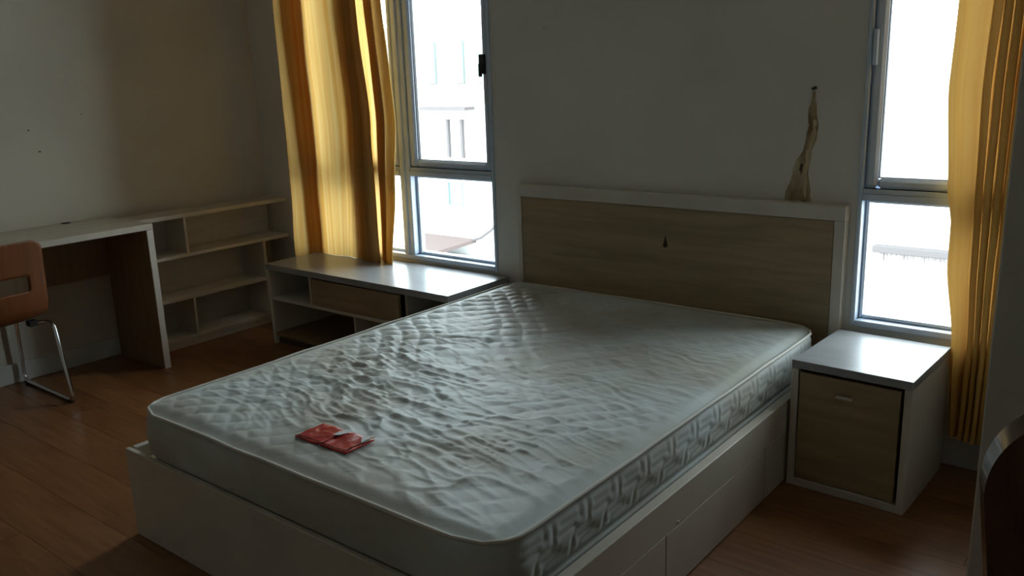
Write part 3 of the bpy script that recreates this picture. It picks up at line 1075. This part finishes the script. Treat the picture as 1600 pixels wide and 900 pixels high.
curtain('curtain', 'gold curtain drawn over the left window, hanging to the low cabinet',
        [(2.38, folds_l(XT, YS)), (1.78, folds_l(XT, YS)), (1.15, folds_l(XM, YS)), (0.80, folds_l([a * 0.6 + b * 0.4 for a, b in zip(XM, XB)], YS)), (0.40, folds_l(XB, YS))], 0.40, 2.38, M_CURTAIN_L,
        zb_fn=lambda x: np.where(x < 0.55, 0.41 + 0.03 * np.clip((x - 0.50) / 0.05, 0, 1), 0.4527), seed=3)


def pleats(x0, x1, broad, nf, yb=-0.075, amp=0.035):
    """a broad flat part followed by nf tight pleats"""
    c = [(x0, yb + 0.012), (x0 + 0.012, yb - 0.008), (x0 + broad * 0.35, yb - 0.022), (x0 + broad * 0.7, yb - 0.012), (x0 + broad, yb + 0.01)]
    w = (x1 - x0 - broad) / nf
    for i in range(nf):
        a = x0 + broad + i * w
        k = 0.85 + 0.35 * ((i * 37) % 5) / 4
        c += [(a + w * 0.28, yb - amp * k), (a + w * 0.95, yb - amp * 0.9 * k), (a + w * 0.80, yb), (a + w * 0.18, yb + amp * 0.8), (a + w * 0.70, yb + amp), (a + w * 0.98, yb + amp * 0.5)]
    return c


keys_r = [(2.38, pleats(3.83, 4.085, 0.10, 5)), (1.60, pleats(3.824, 4.078, 0.10, 5)), (1.32, pleats(3.815, 4.07, 0.10, 5)), (1.0, pleats(3.836, 4.062, 0.085, 5)), (0.88, pleats(3.856, 4.06, 0.07, 5)),
          (0.73, pleats(3.858, 4.055, 0.07, 5)), (0.47, pleats(3.895, 4.05, 0.045, 5)), (0.14, pleats(3.912, 4.045, 0.03, 5))]
curtain('curtain', 'amber curtain gathered at the right window, behind the nightstand', keys_r, 0.14, 2.38, M_CURTAIN_R, seed=9)

for nm, xa, xb, lab in (('curtain_rail', 0.30, 1.95, 'curtain rail over the left window'), ('curtain_rail', 3.45, 4.13, 'curtain rail over the right window')):
    r_ = thing(nm, 'plain white ' + lab, 'curtain rail')
    boxes('rail', [(xa, xb, -0.095, -0.055, 2.385, 2.41)], M_WHITE, r_, 0.003)
    for xm in (xa + 0.065, xb - 0.065):
        box('bracket', (xm - 0.015, xm + 0.015, -0.09, 0.0, 2.41, 2.43), M_STEEL, r_, 0.002)

# ------------------------------------------------------------------ outside, overexposed by the daylight
M_X_WALL = mat('outdoor_white_render', (0.50, 0.495, 0.485), 0.9)
M_X_GREY = mat('outdoor_grey_trim', (0.085, 0.075, 0.075), 0.9)
M_X_BROWN = mat('outdoor_brown_tiles', (0.085, 0.06, 0.055), 0.9)
M_X_TEAL = mat('outdoor_teal_glass', (0.13, 0.19, 0.21), 0.5)
M_X_PINK = mat('outdoor_pink_render', (0.20, 0.175, 0.165), 0.9)
M_X_MINT = mat('outdoor_mint_shutter', (0.15, 0.19, 0.18), 0.9)

gr = struct(box('ground', (-30, 20, 0.6, 40, -3.3, -3.1), M_X_WALL, bev=0))
# flat-roofed white house facing the left window
h1 = thing('house', 'white house seen through the left window, bleached by daylight', 'house', (-4.2, 8.0, -3.1))
boxes('wall', [(-4.5, 3.4, 0, 5.0, 0, 3.75)], M_X_WALL, h1, 0.02)
boxes('eave', [(-2.35, -1.0, -0.25, 0, 3.92, 3.96)], M_X_GREY, h1, 0)
up = boxes('upper_storey', [(-4.5, 2.6, 0.15, 5.0, 3.75, 5.35)], M_X_PINK, h1, 0.02)
boxes('roof_parapet', [(-4.5, 3.4, -0.05, 0.15, 3.75, 3.88)], M_X_WALL, h1, 0.01)
wn = boxes('window', frame_boxes(-1.70, -1.34, 2.24, 2.70, 0.04, -0.03, 0.02), M_X_TEAL, h1, 0)
box('pane', (-1.66, -1.38, -0.005, 0.01, 2.28, 2.66), M_X_TEAL, wn, 0)
for xx in (-2.2, -1.55, -1.05):
    wq = boxes('shutter', [(xx, xx + 0.24, 0.10, 0.16, 4.35, 5.05)], M_X_MINT, h1, 0.005)
for xx in (-1.62, -1.3):
    boxes('drainpipe', [(xx, xx + 0.05, -0.06, 0.0, 3.1, 3.75)], M_X_GREY, h1, 0)
# low lean-to with a tiled patch in front of it
h2 = thing('lean_to', 'low shed roof with brown tiles below the left window view', 'shed', (-4.6, 7.0, -3.1))
boxes('wall', [(-1.9, 1.0, 0, 0.9, 0, 1.42)], M_X_WALL, h2, 0.01)
bm = bmesh.new()
vs = [bm.verts.new(p) for p in ((-1.9, 0.25, 1.50), (-1.20, 0.25, 1.50), (-0.60, 0.9, 1.72), (-1.9, 0.9, 1.72), (-1.9, 0.25, 1.44), (-1.20, 0.25, 1.44), (-0.60, 0.9, 1.66), (-1.9, 0.9, 1.66))]
for q in ((0, 1, 2, 3), (7, 6, 5, 4), (0, 4, 5, 1), (1, 5, 6, 2), (2, 6, 7, 3), (3, 7, 4, 0)):
    bm.faces.new([vs[i] for i in q])
link_mesh('tiled_roof', bm, M_X_BROWN, h2)
tube_mesh('roof_edge', [(-0.66, 0.86, 1.70), (-0.48, 0.88, 1.76), (-0.24, 0.90, 1.92), (-0.06, 0.90, 2.10)], 0.025, M_X_GREY, h2, n=6)
# white wall with a mossy ledge facing the right window
h3 = thing('garden_wall', 'white wall with grey weathered ledge seen through the right window', 'wall', (2.3, 8.0, -3.1))
boxes('wall', [(-1.6, 3.0, 0, 0.3, 0, 4.6)], M_X_WALL, h3, 0.01)
lg = boxes('ledge', [(-0.92, 3.0, -0.12, 0, 2.17, 2.26)], M_X_GREY, h3, 0.01)
bm = bmesh.new()
for i in range(26):
    xx = -0.85 + i * 0.06
    hh = random.uniform(0.02, 0.12) * (1.5 if 9 < i < 15 else 1)
    add_box(bm, xx, xx + random.uniform(0.02, 0.05), -0.02, -0.002, 2.17 - hh, 2.17)
st = link_mesh('drip_stain', bm, M_X_PINK, h3)
